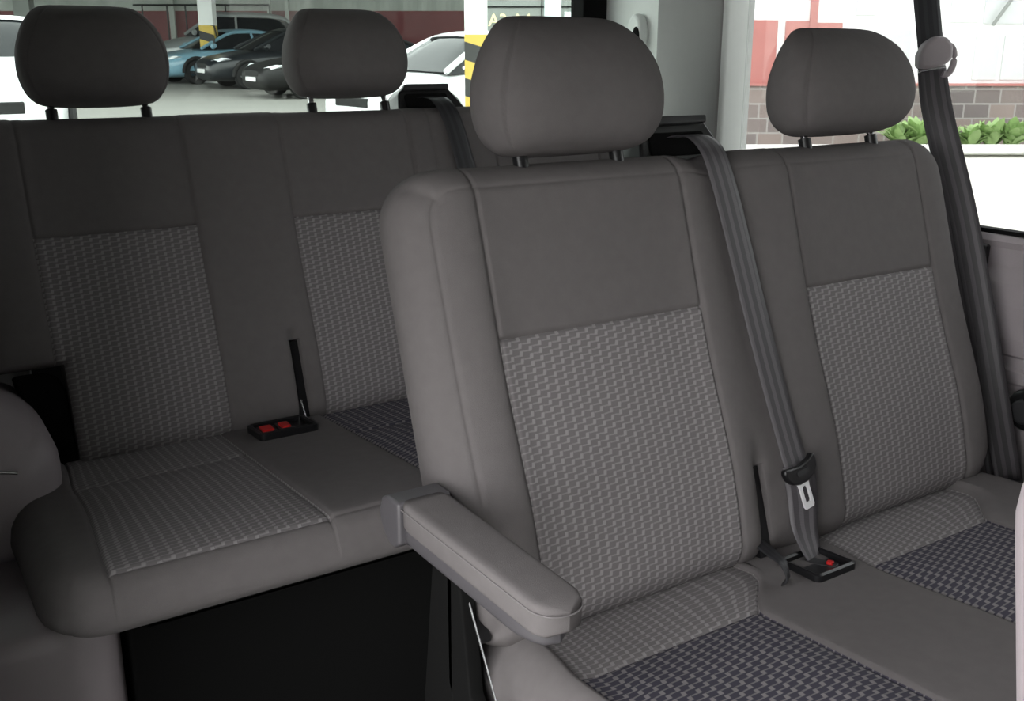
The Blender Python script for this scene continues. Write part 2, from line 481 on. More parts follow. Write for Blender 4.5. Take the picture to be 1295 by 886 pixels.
# ================================================================== FRONT BENCH
fb = root('bench_seat', (1.07, .70, .05), 'grey two-seat fabric bench nearest the camera, with armrest and stepped-weave panels', 'bench seat')
F = back_frame(1.116)
P1, P2 = (.648, .993), (1.215, 1.530)
PT, PB = -.255, -.60
uL, uR, vB, vT = .547, 1.622, -.648, -.022
SLOT = (1.031, 1.055, -.500)
def fdisp(a, b):
    d = .004
    for p in (P1, P2):
        d -= .009 * inside(a, p[0] - .02, p[1] + .02, .05) * (1 - .35 * sstep(b, -.25, -.1))
        for s in p: d += groove(a - s, .004, .0032)
        if p[0] < a < p[1]: d += groove(b - PT, .0045, .003)
    d += .012 * math.exp(-((b + .50) / .13) ** 2)
    c = abs(a - 1.093)
    d -= .008 * math.exp(-((a - 1.075) / .04) ** 2)
    if b < SLOT[2] + .04: d += groove(a - 1.043, .010, .014) * (1 - sstep(b, SLOT[2], SLOT[2] + .04))
    if a < .80: d += groove(min(a - uL, vT - b) - .036, .0022, .0024) * (1 - sstep(-b, .42, .52))
    else: d += groove(vT - b - .036, .0014, .0024) * (1 - sstep(a, uR - .12, uR - .06))
    return d
def fcut(a, b): return SLOT[0] < a < SLOT[1] and b < SLOT[2]
def fpanel(a, b):
    if b < PT:
        if P1[0] < a < P1[1]: return 'p1'
        if P2[0] < a < P2[1]: return 'p2'
    return None
def fwarp(x, y):                                        # shallow dip of the top rim between the two seats
    k = sstep(y, -.14, vT)
    y -= .010 * k * math.exp(-((x - 1.055) / .035) ** 2)
    return x, y
bk = pillow('backrest', F, uL, uR, vB, vT, .075, {'L': (.085, .062), 'R': (.055, .055), 'B': (.05, .05), 'T': (.05, .06)}, -.115, .03,
            {None: M['fabric'], 'p1': M['weave'], 'p2': M['weave']}, fb, useams=P1 + P2 + SLOT[:2] + (uL + .036,), vseams=(PT, SLOT[2], vT - .036), disp=fdisp, cut=fcut,
            panel=fpanel, uwarp=fwarp, panel_names={'p1': 'woven_panel', 'p2': 'woven_panel'}, extra_u=(1.045,))
bm = bmesh.new(); prism(bm, [(1.0315, -.652), (1.0545, -.652), (1.0545, -.503), (1.0315, -.503)], -.085, -.006, lambda a, b, d: F(a, b, d))
bm_obj('slot_trim', bm, M['black'], fb, label='black strip in the backrest slot')
bm = bmesh.new(); tube(bm, [F(1.044, -.618, -.004), F(1.044, -.650, .004)], .0022, 8)
bm_obj('hinge_pin', bm, M['chrome'], fb, label='small bright steel hinge pin')
headrest(F, .829, -.017, .168, fb, half=.1455)
headrest(F, 1.385, -.011, .161, fb, half=.1465)

# cushion: v runs to the back
CT = R(5)
FC = Frame((0, .92, .488), (1, 0, 0), (0, math.cos(CT), -math.sin(CT)))
Q1, Q2 = (.618, .915), (1.145, 1.425)
ROLL, CB, CF = -.100, .10, -.56
def cdisp(a, b):
    d = 0
    for q in (Q1, Q2):
        for s in q: d += groove(a - s, .0045, .0035)
        if q[0] < a < q[1]:
            d += groove(b - ROLL, .003, .004)
            d += .006 * inside(a, q[0], q[1], .06) * inside(b, -.5, ROLL, .08) - .004
    d += .014 * math.exp(-((b + .02) / .06) ** 2) * 0.3
    d += .010 * inside(a, .575, .64, .03) + .010 * inside(a, 1.425, 1.62, .05)
    return d
def cwarp(x, y):
    k = sstep(y, -.115, -.02)
    x += k * (.075 * math.exp(-((x - Q1[1]) / .06) ** 2) + .012 * math.exp(-((x - Q2[0]) / .06) ** 2) + .075 * math.exp(-((x - Q2[1]) / .06) ** 2) + .010 * math.exp(-((x - Q1[0]) / .05) ** 2))
    return x, y
def cpanel(a, b):
    for k, q in enumerate((Q1, Q2)):
        if q[0] < a < q[1] and b > CF + .06: return ('roll%d' if b > ROLL else 'seat%d') % k
    return None
pillow('cushion', FC, .568, 1.64, CF, CB, .05, {'L': (.05, .05), 'R': (.05, .05), 'B': (.06, .06), 'T': (.03, .05)}, -.125, .02,
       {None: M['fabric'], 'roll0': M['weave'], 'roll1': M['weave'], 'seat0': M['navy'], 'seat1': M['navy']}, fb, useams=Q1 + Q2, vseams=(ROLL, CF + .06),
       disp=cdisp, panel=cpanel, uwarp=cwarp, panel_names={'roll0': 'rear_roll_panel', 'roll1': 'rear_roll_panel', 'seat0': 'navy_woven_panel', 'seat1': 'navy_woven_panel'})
tr = tray(FC, 1.035, 1.118, -.100, -.022, .007, fb)
buckle(FC, 1.090, -.058, -.004, tr, du=.006, ang=.35, b0=-.018, b1=-.008)

# backrest side shell + steel side frame + base
bm = bmesh.new()
prism(bm, [(.94, .50), (1.02, .50), (1.10, .80), (1.06, .80)], .552, .575, lambda a, b, d: V((d, a, b)))
bm_obj('hinge_plate', bm, M['black'], fb, bevel=.003)
bm = bmesh.new()
prism(bm, [(.60, .06), (.72, .06), (.985, .43), (.985, .60), (.955, .60), (.93, .44)], .535, .556, lambda a, b, d: V((d, a, b)))
prism(bm, [(.98, .06), (1.10, .06), (1.02, .60), (.97, .60)], .535, .556, lambda a, b, d: V((d, a, b)))
bm_obj('side_frame', bm, M['rubber'], fb, bevel=.003, label='black seat side frame')
bm = bmesh.new()
tube(bm, [(.547, .955, .567), (.547, .925, .517), (.547, .886, .452), (.547, .80, .30)], .0016, 8)
bm_obj('edge_strip', bm, M['chrome'], fb, label='bright steel edge strip')
bm = bmesh.new()
box(bm, .60, 1.60, .48, .56, .06, .37); box(bm, .60, 1.60, .90, .98, .06, .37); box(bm, .58, 1.61, .44, 1.0, .345, .375)
bm_obj('base_frame', bm, M['rubber'], fb, bevel=.006)
# armrest
AF = Frame((.506, .985, .690), (1, 0, 0), (0, -1, .0))
ax = lambda a, b, d: V((.506 + a, .985 - b, .690 + d))
def pad(name, half0, half1, b0, b1, zt, zb, mat, parent, r=.013, nose=.03, q=.45):
    """long rounded bar: superellipse sections from the pivot to a rounded nose"""
    vs, fs = [], []; n = 28; st = []
    for k in range(25):
        t = k / 24; b = b0 + (b1 - b0) * t
        st.append((b, half0 + (half1 - half0) * t))
    st2 = []
    for b, hw in st:
        e = b1 - b; s = 1
        if e < nose: s = math.sqrt(max(0.0, 1 - ((nose - e) / nose) ** 2)) * .97 + .03
        e2 = b - b0
        if e2 < .008: s = min(s, .9 + .1 * e2 / .008)
        st2.append((b, hw * s, s))
    for b, hw, s in st2:
        zc = (zt + zb) / 2; hh = (zt - zb) / 2 * (.55 + .45 * s)
        zc += (zt - zb) / 2 * (1 - (.55 + .45 * s)) * .2
        for k in range(n):
            a = 2 * math.pi * k / n
            cx, cz = math.cos(a), math.sin(a)
            vs.append(ax(hw * math.copysign(abs(cx) ** q, cx), b, zc + hh * math.copysign(abs(cz) ** q, cz)))
    for i in range(len(st2) - 1):
        for k in range(n): fs.append((i * n + k, (i + 1) * n + k, (i + 1) * n + (k + 1) % n, i * n + (k + 1) % n))
    fs.append(tuple(range(n))); fs.append(tuple(range((len(st2) - 1) * n, len(st2) * n))[::-1])
    return mesh_obj(name, vs, fs, mat, parent)
arm = pad('armrest', .029, .025, .0, .285, -.012, -.050, M['dgrey'], fb, nose=.06); arm['label'] = 'folding armrest with dark grey plastic underside'
pad('arm_pad', .0315, .0285, .0, .300, .009, -.029, M['fabric'], arm, nose=.030, q=.30)['label'] = 'grey fabric armrest pad'
bm = bmesh.new()
prism(bm, [(-.050, -.02), (-.042, .0), (-.028, .007), (.004, .007), (.004, -.046), (-.010, -.056), (-.022, -.056), (-.036, -.048), (-.046, -.035)], -.036, .036, lambda a, b, d: ax(d, a, b))
bm_obj('pivot_cover', bm, M['dgrey'], arm, bevel=.004, label='dark grey plastic pivot cover')
bm = bmesh.new()
prev = None
hwf = lambda b: .0315 - .003 * b / .300
def rim(b):
    e = .300 - b; return hwf(b) * ((math.sqrt(max(0, 1 - ((.030 - e) / .030) ** 2)) * .97 + .03) if e < .030 else 1)
bs = [.004 + .266 * k / 20 for k in range(21)] + [.270 + .030 * math.sin(R(k * 9)) for k in range(1, 11)]
loop = [ax(-rim(b) - .0004, b + (.0008 if b > .29 else 0), -.001) for b in bs] + [ax(rim(b) + .0004, b + (.0008 if b > .29 else 0), -.001) for b in bs[::-1]]
tube(bm, loop, .0009, 6)
bm_obj('stitching', bm, M['weave'], arm, label='pale topstitching on the armrest pad')

# centre belt
retractor(F, .985, 1.168, -.040, .036, -.125, -.072, fb)
sb_pts = spline([(1.058, .004, -.085), (1.072, .006, -.055), (1.070, -.010, -.022), (1.062, -.040, .004), (1.066, -.09, .010), (1.073, -.15, .010), (1.080, -.22, .010), (1.088, -.31, .011), (1.096, -.40, .014), (1.101, -.49, .022), (1.100, -.525, .030)], 6)
cs = [F(*p) for p in sb_pts]
belt = ribbon('seat_belt', cs, [(1, 0, 0)] * len(cs), .048, .0016, M['web'], fb, label='grey centre seat belt over the backrest')
low = spline([(1.103, -.512, .028), (1.108, -.560, .022), (1.104, -.610, .020), (1.094, -.650, .038), (1.090, -.676, .056)], 6)
cs = [F(*p) for p in low]
wd = [HR.lerp(V((1, .5, -.3)), (k / (len(cs) - 1)) ** 2) for k in range(len(cs))]
ribbon('lower_webbing', cs, wd, [.047 - .026 * (k / (len(cs) - 1)) ** 3 for k in range(len(cs))], .0016, M['web'], belt)
bm = bmesh.new()
TN = Frame(F(1.093, -.518, .038), (F.u * math.cos(.16) + F.v * math.sin(.16)), (F.v * math.cos(.16) - F.u * math.sin(.16)))
tp = [(-.034, .006), (-.031, .013), (-.020, .010), (0, .008), (.020, .012), (.030, .018), (.035, .012), (.033, -.004), (.022, -.014), (.008, -.019), (-.010, -.019), (-.024, -.014), (-.032, -.004)]
prism(bm, tp, -.005, .006, lambda a, b, d: TN(a, b, d))
tg = bm_obj('belt_tongue', bm, M['black'], belt, bevel=.003, label='black belt tongue with steel blade')
bm = bmesh.new()
prism(bm, roundrect(-.012, .013, -.006, .002, .003), .0055, .0075, lambda a, b, d: TN(a, b, d))
bm_obj('tongue_button', bm, M['satin'], belt)
bm = bmesh.new()
outer = [(-.012, -.017), (-.010, -.026), (-.0105, -.054), (-.008, -.058), (.008, -.058), (.0105, -.054), (.010, -.026), (.012, -.017)]
inner = [(-.004, -.024), (-.0055, -.030), (-.0055, -.046), (-.004, -.049), (.004, -.049), (.0055, -.046), (.0055, -.030), (.004, -.024)]
for d0, d1 in ((-.0015, .0018),):
    rg = [[bm.verts.new(TN(a, b, d)) for a, b in poly] for poly, d in ((outer, d0), (outer, d1), (inner, d1), (inner, d0))]
    for q in range(4):
        r0, r1 = rg[q], rg[(q + 1) % 4]
        for k in range(8): bm.faces.new((r0[k], r0[(k + 1) % 8], r1[(k + 1) % 8], r1[k]))
bm_obj('tongue_blade', bm, M['blade'], belt, label='shiny steel tongue blade')
# black strap loop at the foot of the slot
lp = spline([(1.045, .955, .515), (1.030, .925, .515), (1.012, .890, .522), (.997, .855, .526), (.992, .838, .512), (.998, .850, .497)], 6)
ribbon('pull_strap', lp, [(.8, .45, 0)] * len(lp), .018, .002, M['webdark'], fb, label='black pull strap loop')

# ================================================================== REAR BENCH
rb = root('bench_seat', (.86, 1.55, .05), 'dark grey three-seat bench at the back under the rear window, with two red buckles', 'bench seat')
G = back_frame(1.95)
S1, S2, S3 = (.229, .511), (.701, .983), (1.190, 1.470)
rPT = -.207
ruL, ruR, rvB, rvT = .120, 1.600, -.615, .014
RS = (.644, .666, -.446)
CU, CV = .246, -.428
def rdisp(a, b):
    d = .004
    for p in (S1, S2, S3):
        d -= .008 * inside(a, p[0] - .02, p[1] + .02, .05)
        for s in p: d += groove(a - s, .0038, .0032)
        if p[0] < a < p[1]: d += groove(b - rPT, .0045, .003)
    d += groove(a - 1.035, .003, .003) * (1 if b > -.2 else 0)
    d += .010 * math.exp(-((b + .48) / .12) ** 2)
    if b < RS[2] + .04: d += groove(a - .657, .012, .014) * (1 - sstep(b, RS[2], RS[2] + .04))
    return d
def rcut(a, b): return (RS[0] < a < RS[1] and b < RS[2]) or (a < CU and b < CV)
def rcd(a, b): return math.hypot(max(0, a - CU), max(0, b - CV)), .022, .03
def rpanel(a, b):
    if b < rPT:
        for k, s in enumerate((S1, S2, S3)):
            if s[0] < a < s[1]: return 'p%d' % k
    return None
pillow('backrest', G, ruL, ruR, rvB, rvT, .075, {'L': (.06, .055), 'R': (.06, .055), 'B': (.05, .05), 'T': (.045, .055)}, -.105, .03,
       {None: M['fabric'], 'p0': M['weave'], 'p1': M['weave'], 'p2': M['weave']}, rb, useams=S1 + S2 + S3 + RS[:2] + (CU, 1.035), vseams=(rPT, RS[2], CV),
       disp=rdisp, cut=rcut, cutdist=rcd, panel=rpanel, panel_names={'p%d' % k: 'woven_panel' for k in range(3)})
bm = bmesh.new(); prism(bm, [(.6445, -.625), (.6655, -.625), (.6655, -.449), (.6445, -.449)], -.09, -.006, lambda a, b, d: G(a, b, d))
bm_obj('slot_trim', bm, M['black'], rb, label='black strip in the backrest slot')
bm = bmesh.new(); tube(bm, [G(.652, -.565, -.004), G(.654, -.60, .002)], .0015, 8)
bm_obj('hinge_pin', bm, M['chrome'], rb, label='small bright steel hinge pin')
bm = bmesh.new(); prism(bm, [(.205, -.64), (.243, -.64), (.243, -.47), (.232, -.446), (.215, -.436), (.165, -.436), (.17, -.47), (.20, -.55)], -.09, -.03, lambda a, b, d: G(a, b, d))
bm_obj('hinge_plate', bm, M['rubber'], rb, bevel=.004, label='black hinge plate in the backrest cut-out')
headrest(G, .381, .030, .207, rb, half=.129, v_seat=-.01, metal='dchrome')
headrest(G, .873, .037, .214, rb, half=.131, v_seat=-.01, metal='chrome')
headrest(G, 1.375, .010, .170, rb, half=.128, v_seat=-.01, metal='chrome')
GC = Frame((0, 1.76, .528), (1, 0, 0), (0, math.cos(CT), -math.sin(CT)))
T1, T2, T3 = (.205, .492), (.690, .975), (1.18, 1.46)
rROLL, rCB, rCF = -.135, .09, -.540
def rcdisp(a, b):
    d = 0
    for q in (T1, T2, T3):
        for s in q: d += groove(a - s, .0045, .0035) * sstep(b, rCF + .002, rCF + .03)
        if q[0] < a < q[1]: d += groove(b - rROLL, .003, .006) + .006 * inside(a, q[0], q[1], .06) * inside(b, -.5, rROLL, .08) - .004
    d += groove(b + .512, .002, .003) * sstep(a, .18, .22)
    return d
def rcpanel(a, b):
    for k, q in enumerate((T1, T2, T3)):
        if q[0] < a < q[1] and b > rCF + .028: return ('roll%d' if b > rROLL else 'seat%d') % k
    return None
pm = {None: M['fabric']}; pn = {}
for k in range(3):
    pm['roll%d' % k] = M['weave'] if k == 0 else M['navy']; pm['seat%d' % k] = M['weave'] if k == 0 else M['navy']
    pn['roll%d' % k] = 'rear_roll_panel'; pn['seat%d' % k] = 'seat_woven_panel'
def rcwarp(x, y):
    k = sstep(y, rROLL, .02)
    x += k * .012 * math.exp(-((x - T1[0]) / .05) ** 2) - .02 * (1 - sstep(y, rCF, -.2)) * math.exp(-((x - T1[0]) / .06) ** 2)
    return x, y
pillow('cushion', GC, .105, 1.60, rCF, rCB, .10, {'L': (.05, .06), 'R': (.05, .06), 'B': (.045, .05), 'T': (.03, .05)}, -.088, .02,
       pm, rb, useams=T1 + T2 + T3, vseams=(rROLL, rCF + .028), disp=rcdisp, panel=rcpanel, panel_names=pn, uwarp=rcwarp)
tr = tray(GC, .532, .645, -.092, -.008, .009, rb)
buckle(GC, .557, -.050, .002, tr, du=.012, ang=-.1)
buckle(GC, .592, -.048, .002, tr, du=.010, ang=-.1)
retractor(G, .992, 1.165, .000, .062, -.115, -.05, rb)
rp = spline([(1.050, .040, -.07), (1.062, .034, -.035), (1.078, .016, -.008), (1.088, -.03, .008), (1.100, -.12, .010), (1.112, -.25, .010), (1.12, -.45, .022)], 6)
cs = [G(*p) for p in rp]
ribbon('seat_belt', cs, [(1, 0, 0)] * len(cs), .046, .0016, M['webdark'], rb, label='black seat belt over the rear backrest')
bm = bmesh.new()
for y0 in (1.36, 1.66):
    box(bm, .22, 1.52, y0, y0 + .06, .06, .42)
box(bm, .24, 1.52, 1.36, 1.76, .405, .435)
bm_obj('base_frame', bm, M['rubber'], rb, bevel=.006)

# ================================================================== OUTBOARD BELT (right wall)
ob = root('seat_belt', (1.69, 1.2, 1.20), 'grey outboard seat belt hanging from a mauve plastic guide beside the right-hand window', 'seat belt')
upb = spline([(1.70, 1.300, 1.58), (1.70, 1.262, 1.45), (1.70, 1.232, 1.31), (1.697, 1.205, 1.205)], 6)
up = ribbon('upper_webbing', upb, [HR] * len(upb), .048, .003, M['webdark'], ob, label='upper strap of the belt, its shade coloured in near black')  # shade on the upper strap is put into its darker webbing colour
lo = spline([(1.695, 1.198, 1.185), (1.692, 1.170, 1.10), (1.693, 1.100, .93), (1.690, 1.035, .75), (1.688, .985, .60), (1.685, .935, .455)], 6)
n = len(lo)
ribbon('webbing', lo, [HR * (1 - .5 * math.sin(math.pi * k / (n - 1))) + V((0, -1, 0)) * .8 * math.sin(math.pi * k / (n - 1)) for k in range(n)], .048, .002, M['web'], ob)
lo2 = [(V(p) + V((-.006, .012, 0)) + HR * .010 * (1 - k / (n - 1))) for k, p in enumerate(lo)]
ribbon('rear_webbing', lo2, [HR * (1 - .45 * math.sin(math.pi * k / (n - 1))) + V((0, -1, 0)) * .7 * math.sin(math.pi * k / (n - 1)) for k in range(n)], .048, .002, M['web'], ob)
GP = Frame(V((1.690, 1.195, 1.205)), HR, (0, 0, 1))
bm = bmesh.new()
prism(bm, [(-.034, -.022), (-.036, .002), (-.026, .024), (-.006, .036), (.012, .034), (.024, .020), (.026, -.004), (.014, -.014), (-.012, -.022)], -.004, .026, lambda a, b, d: GP(a, b, d))
bm_obj('guide_cover', bm, M['mauve'], ob, bevel=.007, label='mauve plastic guide cover')
bm = bmesh.new()
ring = [GP(.022 + .014 * math.cos(a), -.006 + .026 * math.sin(a), .004) for a in [R(-110 + 220 * k / 16) for k in range(17)]]
tube(bm, ring, .006, 10); bm_obj('guide_loop', bm, M['mauve'], ob)
bm = bmesh.new(); tube(bm, [GP(-.030, -.027, .012), GP(.018, -.017, .012)], .0028, 10); bm_obj('guide_bar', bm, M['chrome'], ob, label='bright steel guide bar')
bm = bmesh.new(); prism(bm, roundrect(-.03, .03, -.02, .02, .008), 0, .03, lambda a, b, d: V((1.683 + a * .7, .935 + b, .43 + d)))
bm_obj('anchor', bm, M['black'], ob, bevel=.004)

# ================================================================== VAN SHELL
WX, RY, CZ = 1.78, 2.28, 1.62
bm = bmesh.new(); box(bm, -.08, 1.86, -1.2, 2.36, 0, .05); structure(bm_obj('floor', bm, M['floor']))
bm = bmesh.new(); box(bm, -.08, 1.90, -1.2, 2.40, CZ, CZ + .06); structure(bm_obj('ceiling', bm, M['shell']))
# right wall: lower panel, header, pillars around the window openings
bm = bmesh.new()
box(bm, WX, WX + .06, -1.2, 2.36, .05, .875)
box(bm, WX, WX + .06, -1.2, 2.36, 1.52, CZ)
box(bm, WX, WX + .06, 1.80, 2.36, .875, 1.52)
box(bm, WX, WX + .06, .20, .34, .875, 1.52)
structure(bm_obj('wall_right', bm, M['pillar']))
# right lower door panel with moulded swage lines
vs, fs = [], []
prof = [(.05, .0), (.30, -.022), (.44, -.030), (.52, -.030), (.585, -.026), (.592, -.020), (.612, -.020), (.618, -.027), (.640, -.028), (.646, -.022), (.664, -.022), (.670, -.030), (.70, -.033), (.76, -.030), (.80, -.024), (.83, -.014), (.862, -.012), (.874, -.016), (.884, -.010), (.886, .0), (.886, .06)]
ys = [-1.2 + k * .12 for k in range(26)] + [1.86]
for y in ys:
    for z, d in prof: vs.append((WX + d, y, z - .004 * 0))
n = len(prof)
for i in range(len(ys) - 1):
    for k in range(n - 1): fs.append((i * n + k, (i + 1) * n + k, (i + 1) * n + k + 1, i * n + k + 1))
structure(mesh_obj('trim_1', vs, fs, M['mauve'], smooth=False))
bm = bmesh.new(); box(bm, WX - .004, WX + .02, .34, 1.81, .884, .893); structure(bm_obj('trim_2', bm, M['rubber']))
# rear side pillar trim: recessed strip and window reveal, pale for painted-in window light; grey panel between
bm = bmesh.new(); box(bm, WX - .015, WX + .02, 2.03, 2.30, .05, CZ); structure(bm_obj('trim_3', bm, M['pale']))
bm = bmesh.new()
prism(bm, [(1.800, WX + .03), (2.025, WX + .03), (2.025, WX - .045), (2.012, WX - .055), (1.86, WX - .050), (1.815, WX - .047), (1.800, WX - .043)], .05, CZ, lambda a, b, d: V((b, a, d)))
structure(bm_obj('trim_4', bm, M['pillar'], bevel=.004))
bm = bmesh.new()
prism(bm, [(1.789, WX + .05), (1.7995, WX + .05), (1.7995, WX - .040), (1.793, WX - .036), (1.789, WX - .028)], .86, CZ, lambda a, b, d: V((b, a, d)))
structure(bm_obj('trim_5', bm, M['pale']))
# back wall with the tailgate window
bm = bmesh.new()
box(bm, -.08, 1.86, RY + .01, RY + .07, .05, .92); box(bm, -.08, 1.86, RY + .01, RY + .07, 1.54, CZ); box(bm, -.08, .02, RY + .01, RY + .07, .92, 1.54)
structure(bm_obj('wall_back', bm, M['satin']))
w1 = bpy.data.objects.new('window_1', None); link(w1); structure(w1); w1.location = (.86, RY + .03, .92); LOC[w1.name] = V(w1.location)
bm = bmesh.new(); box(bm, .0, 1.72, RY + .030, RY + .035, .90, 1.56); bm_obj('pane', bm, M['glass_back'], w1)
bm = bmesh.new()
box(bm, 1.685, 1.765, RY - .01, RY + .05, .90, 1.56); box(bm, 0, .04, RY, RY + .05, .90, 1.56)
bm_obj('frame', bm, M['rubber'], w1, bevel=.004)
w2 = bpy.data.objects.new('window_2', None); link(w2); structure(w2); w2.location = (WX + .03, 1.05, .89); LOC[w2.name] = V(w2.location)
bm = bmesh.new(); box(bm, WX + .030, WX + .034, .33, 1.81, .87, 1.53); bm_obj('pane', bm, M['glass_side'], w2)
# left wall behind the door opening
bm = bmesh.new(); box(bm, -.08, -.02, .92, 2.36, .05, .95); box(bm, -.08, -.02, .92, 2.36, 1.50, CZ); box(bm, -.08, -.02, .92, 1.60, .95, 1.50); box(bm, -.08, -.02, 2.05, 2.36, .95, 1.50)
box(bm, -.08, -.02, -.05, .92, 1.40, CZ)
structure(bm_obj('wall_left', bm, M['pillar']))
w3 = bpy.data.objects.new('window_3', None); link(w3); structure(w3); w3.location = (-.05, 1.7, .95); LOC[w3.name] = V(w3.location)
bm = bmesh.new(); box(bm, -.052, -.048, 1.59, 2.06, .94, 1.51); bm_obj('pane', bm, M['glass_privacy'], w3)
# cab: front wall with windscreen, near-side cab door
bm = bmesh.new(); box(bm, -.08, 1.86, -1.26, -1.2, .05, .98); box(bm, -.08, 1.86, -1.26, -1.2, 1.48, CZ); box(bm, -.08, .05, -1.26, -1.2, .98, 1.48); box(bm, 1.73, 1.86, -1.26, -1.2, .98, 1.48)
structure(bm_obj('wall_front', bm, M['satin']))
bm = bmesh.new(); box(bm, -.08, -.02, -1.2, -.05, .05, .95); box(bm, -.08, -.02, -1.2, -.05, 1.46, CZ); box(bm, -.08, -.02, -.32, -.05, .95, 1.46); box(bm, -.08, -.02, -1.2, -1.0, .95, 1.46)
structure(bm_obj('door_1', bm, M['pillar']))
w4 = bpy.data.objects.new('window_4', None); link(w4); structure(w4); w4.location = (.9, -1.23, .98); LOC[w4.name] = V(w4.location)
bm = bmesh.new(); box(bm, .04, 1.74, -1.232, -1.228, .97, 1.49); bm_obj('pane', bm, M['glass_side'], w4)
# wheel arch and entry trim, rounded
AR = Frame((0, 1.60, 0), (1, 0, 0), (0, 0, 1))
structure(pillow('trim_6', AR, -.04, .202, .05, .665, .10, {'L': (.02, .02), 'R': (.09, .10), 'B': (.02, .02), 'T': (.10, .14)}, -.56, .0, {None: M['mauve']}, None)[None])
bm = bmesh.new(); box(bm, -.03, .20, 1.90, 2.2, .62, .735); structure(bm_obj('trim_7', bm, M['pillar'], bevel=.015))
AR2 = Frame((0, 1.32, 0), (1, 0, 0), (0, 0, 1))
structure(pillow('trim_8', AR2, -.06, .207, .05, .465, .03, {'L': (.02, .02), 'R': (.035, .03), 'B': (.02, .02), 'T': (.03, .03)}, -.25, .0, {None: M['mauve']}, None)[None])
bm = bmesh.new(); tube(bm, [(.06, 1.60, .612), (.129, 1.60, .593)], .0028, 8)
tag(bm_obj('trim_rod', bm, M['chrome'], origin=(.1, 1.6, .6)), 'thin bright steel rod by the wheel arch at the left edge', 'rod')
# small fittings on the right wall
bm = bmesh.new(); prism(bm, roundrect(-.014, .012, -.030, .014, .006), 0, .028, lambda a, b, d: V((1.782 - d, 1.095 - a, .852 + b)))
tag(bm_obj('grab_catch', bm, M['black'], origin=(1.75, 1.098, .85), bevel=.004), 'black catch on the side door panel just below the window sill', 'catch')
kn = root('round_knob', (1.75, .965, .575), 'round black knob low on the side door panel at the right edge', 'knob')
bm = bmesh.new(); prism(bm, [(.040 * math.cos(R(k * 15)), .040 * math.sin(R(k * 15))) for k in range(24)], .0, .035, lambda a, b, d: V((1.757 - d, .945 + a, .582 + b))); bm_obj('knob_base', bm, M['black'], kn, bevel=.008)
bm = bmesh.new(); prism(bm, [(.024 * math.cos(R(k * 15)), .024 * math.sin(R(k * 15))) for k in range(24)], .03, .048, lambda a, b, d: V((1.757 - d, .945 + a, .582 + b))); bm_obj('knob_cap', bm, M['satin'], kn, bevel=.006)
# belt guide on the rear pillar
pg = root('belt_guide', (1.75, 2.13, 1.26), 'pale oval belt guide on the rear pillar, half hidden by the nearest headrest', 'belt guide')
bm = bmesh.new(); prism(bm, [(.032 * math.cos(R(k * 15)), .052 * math.sin(R(k * 15))) for k in range(24)], .0, .03, lambda a, b, d: V((1.768 - d, 2.125 + a, 1.262 + b))); bm_obj('guide_cover', bm, M['pale'], pg, bevel=.01)
bm = bmesh.new(); prism(bm, [(.012 * math.cos(R(k * 15)), .026 * math.sin(R(k * 15))) for k in range(24)], .0, .033, lambda a, b, d: V((1.768 - d, 2.112 + a, 1.255 + b))); bm_obj('guide_slot', bm, M['rubber'], pg)
# cab seat whose edge shows at the right border
cs_ = root('cab_seat', (.72, .15, .05), 'cab seat with a pale mauve plastic back shell, its edge at the right border', 'seat')
Fb = Frame((.813, .275, .66), (-1, 0, 0), (0, math.sin(R(9)), math.cos(R(9))))
pillow('back_shell', Fb, -.245, .245, -.40, .310, .05, {k: (.020, .02) for k in 'LRBT'}, -.05, .02, {None: M['mauve']}, cs_)
pillow('back_pad', Frame((.816, .220, .65), (-1, 0, 0), (0, math.sin(R(9)), math.cos(R(9)))), -.215, .215, -.36, .30, .08, {k: (.03, .02) for k in 'LRBT'}, -.10, .05, {None: M['fabric']}, cs_)
pillow('cushion', Frame((.795, -.12, .34), (1, 0, 0), (0, 1, 0)), -.24, .24, -.22, .24, .07, {k: (.05, .05) for k in 'LRBT'}, -.13, .02, {None: M['fabric']}, cs_)
bm = bmesh.new(); box(bm, .61, .98, -.28, .08, .05, .22); bm_obj('seat_base', bm, M['satin'], cs_, bevel=.01)

# ================================================================== OUTDOORS
SL, G0 = .034, -.45
def gz(D): return G0 + SL * D
def at(px, D, dz=0.0):
    """point on the sloping yard: px = image column on the horizon, D = distance along the view axis, dz above the ground"""
    p = CAM + HD * D + HR * ((px - 647.5) / math.hypot(FPX, 368) * D); p.z = gz(D) + dz
    return p
def yz(D, y): return 1.2 - (y - 75) / math.hypot(FPX, 368) * D      # height of an image row at distance D
vs, fs = [], []
for D in (-20, 90):
    for l in (-60, 80): p = CAM + HD * D + HR * l; p.z = gz(D); vs.append(p)
gr = structure(mesh_obj('ground', vs, [(0, 1, 3, 2)], M['conc'], smooth=False))
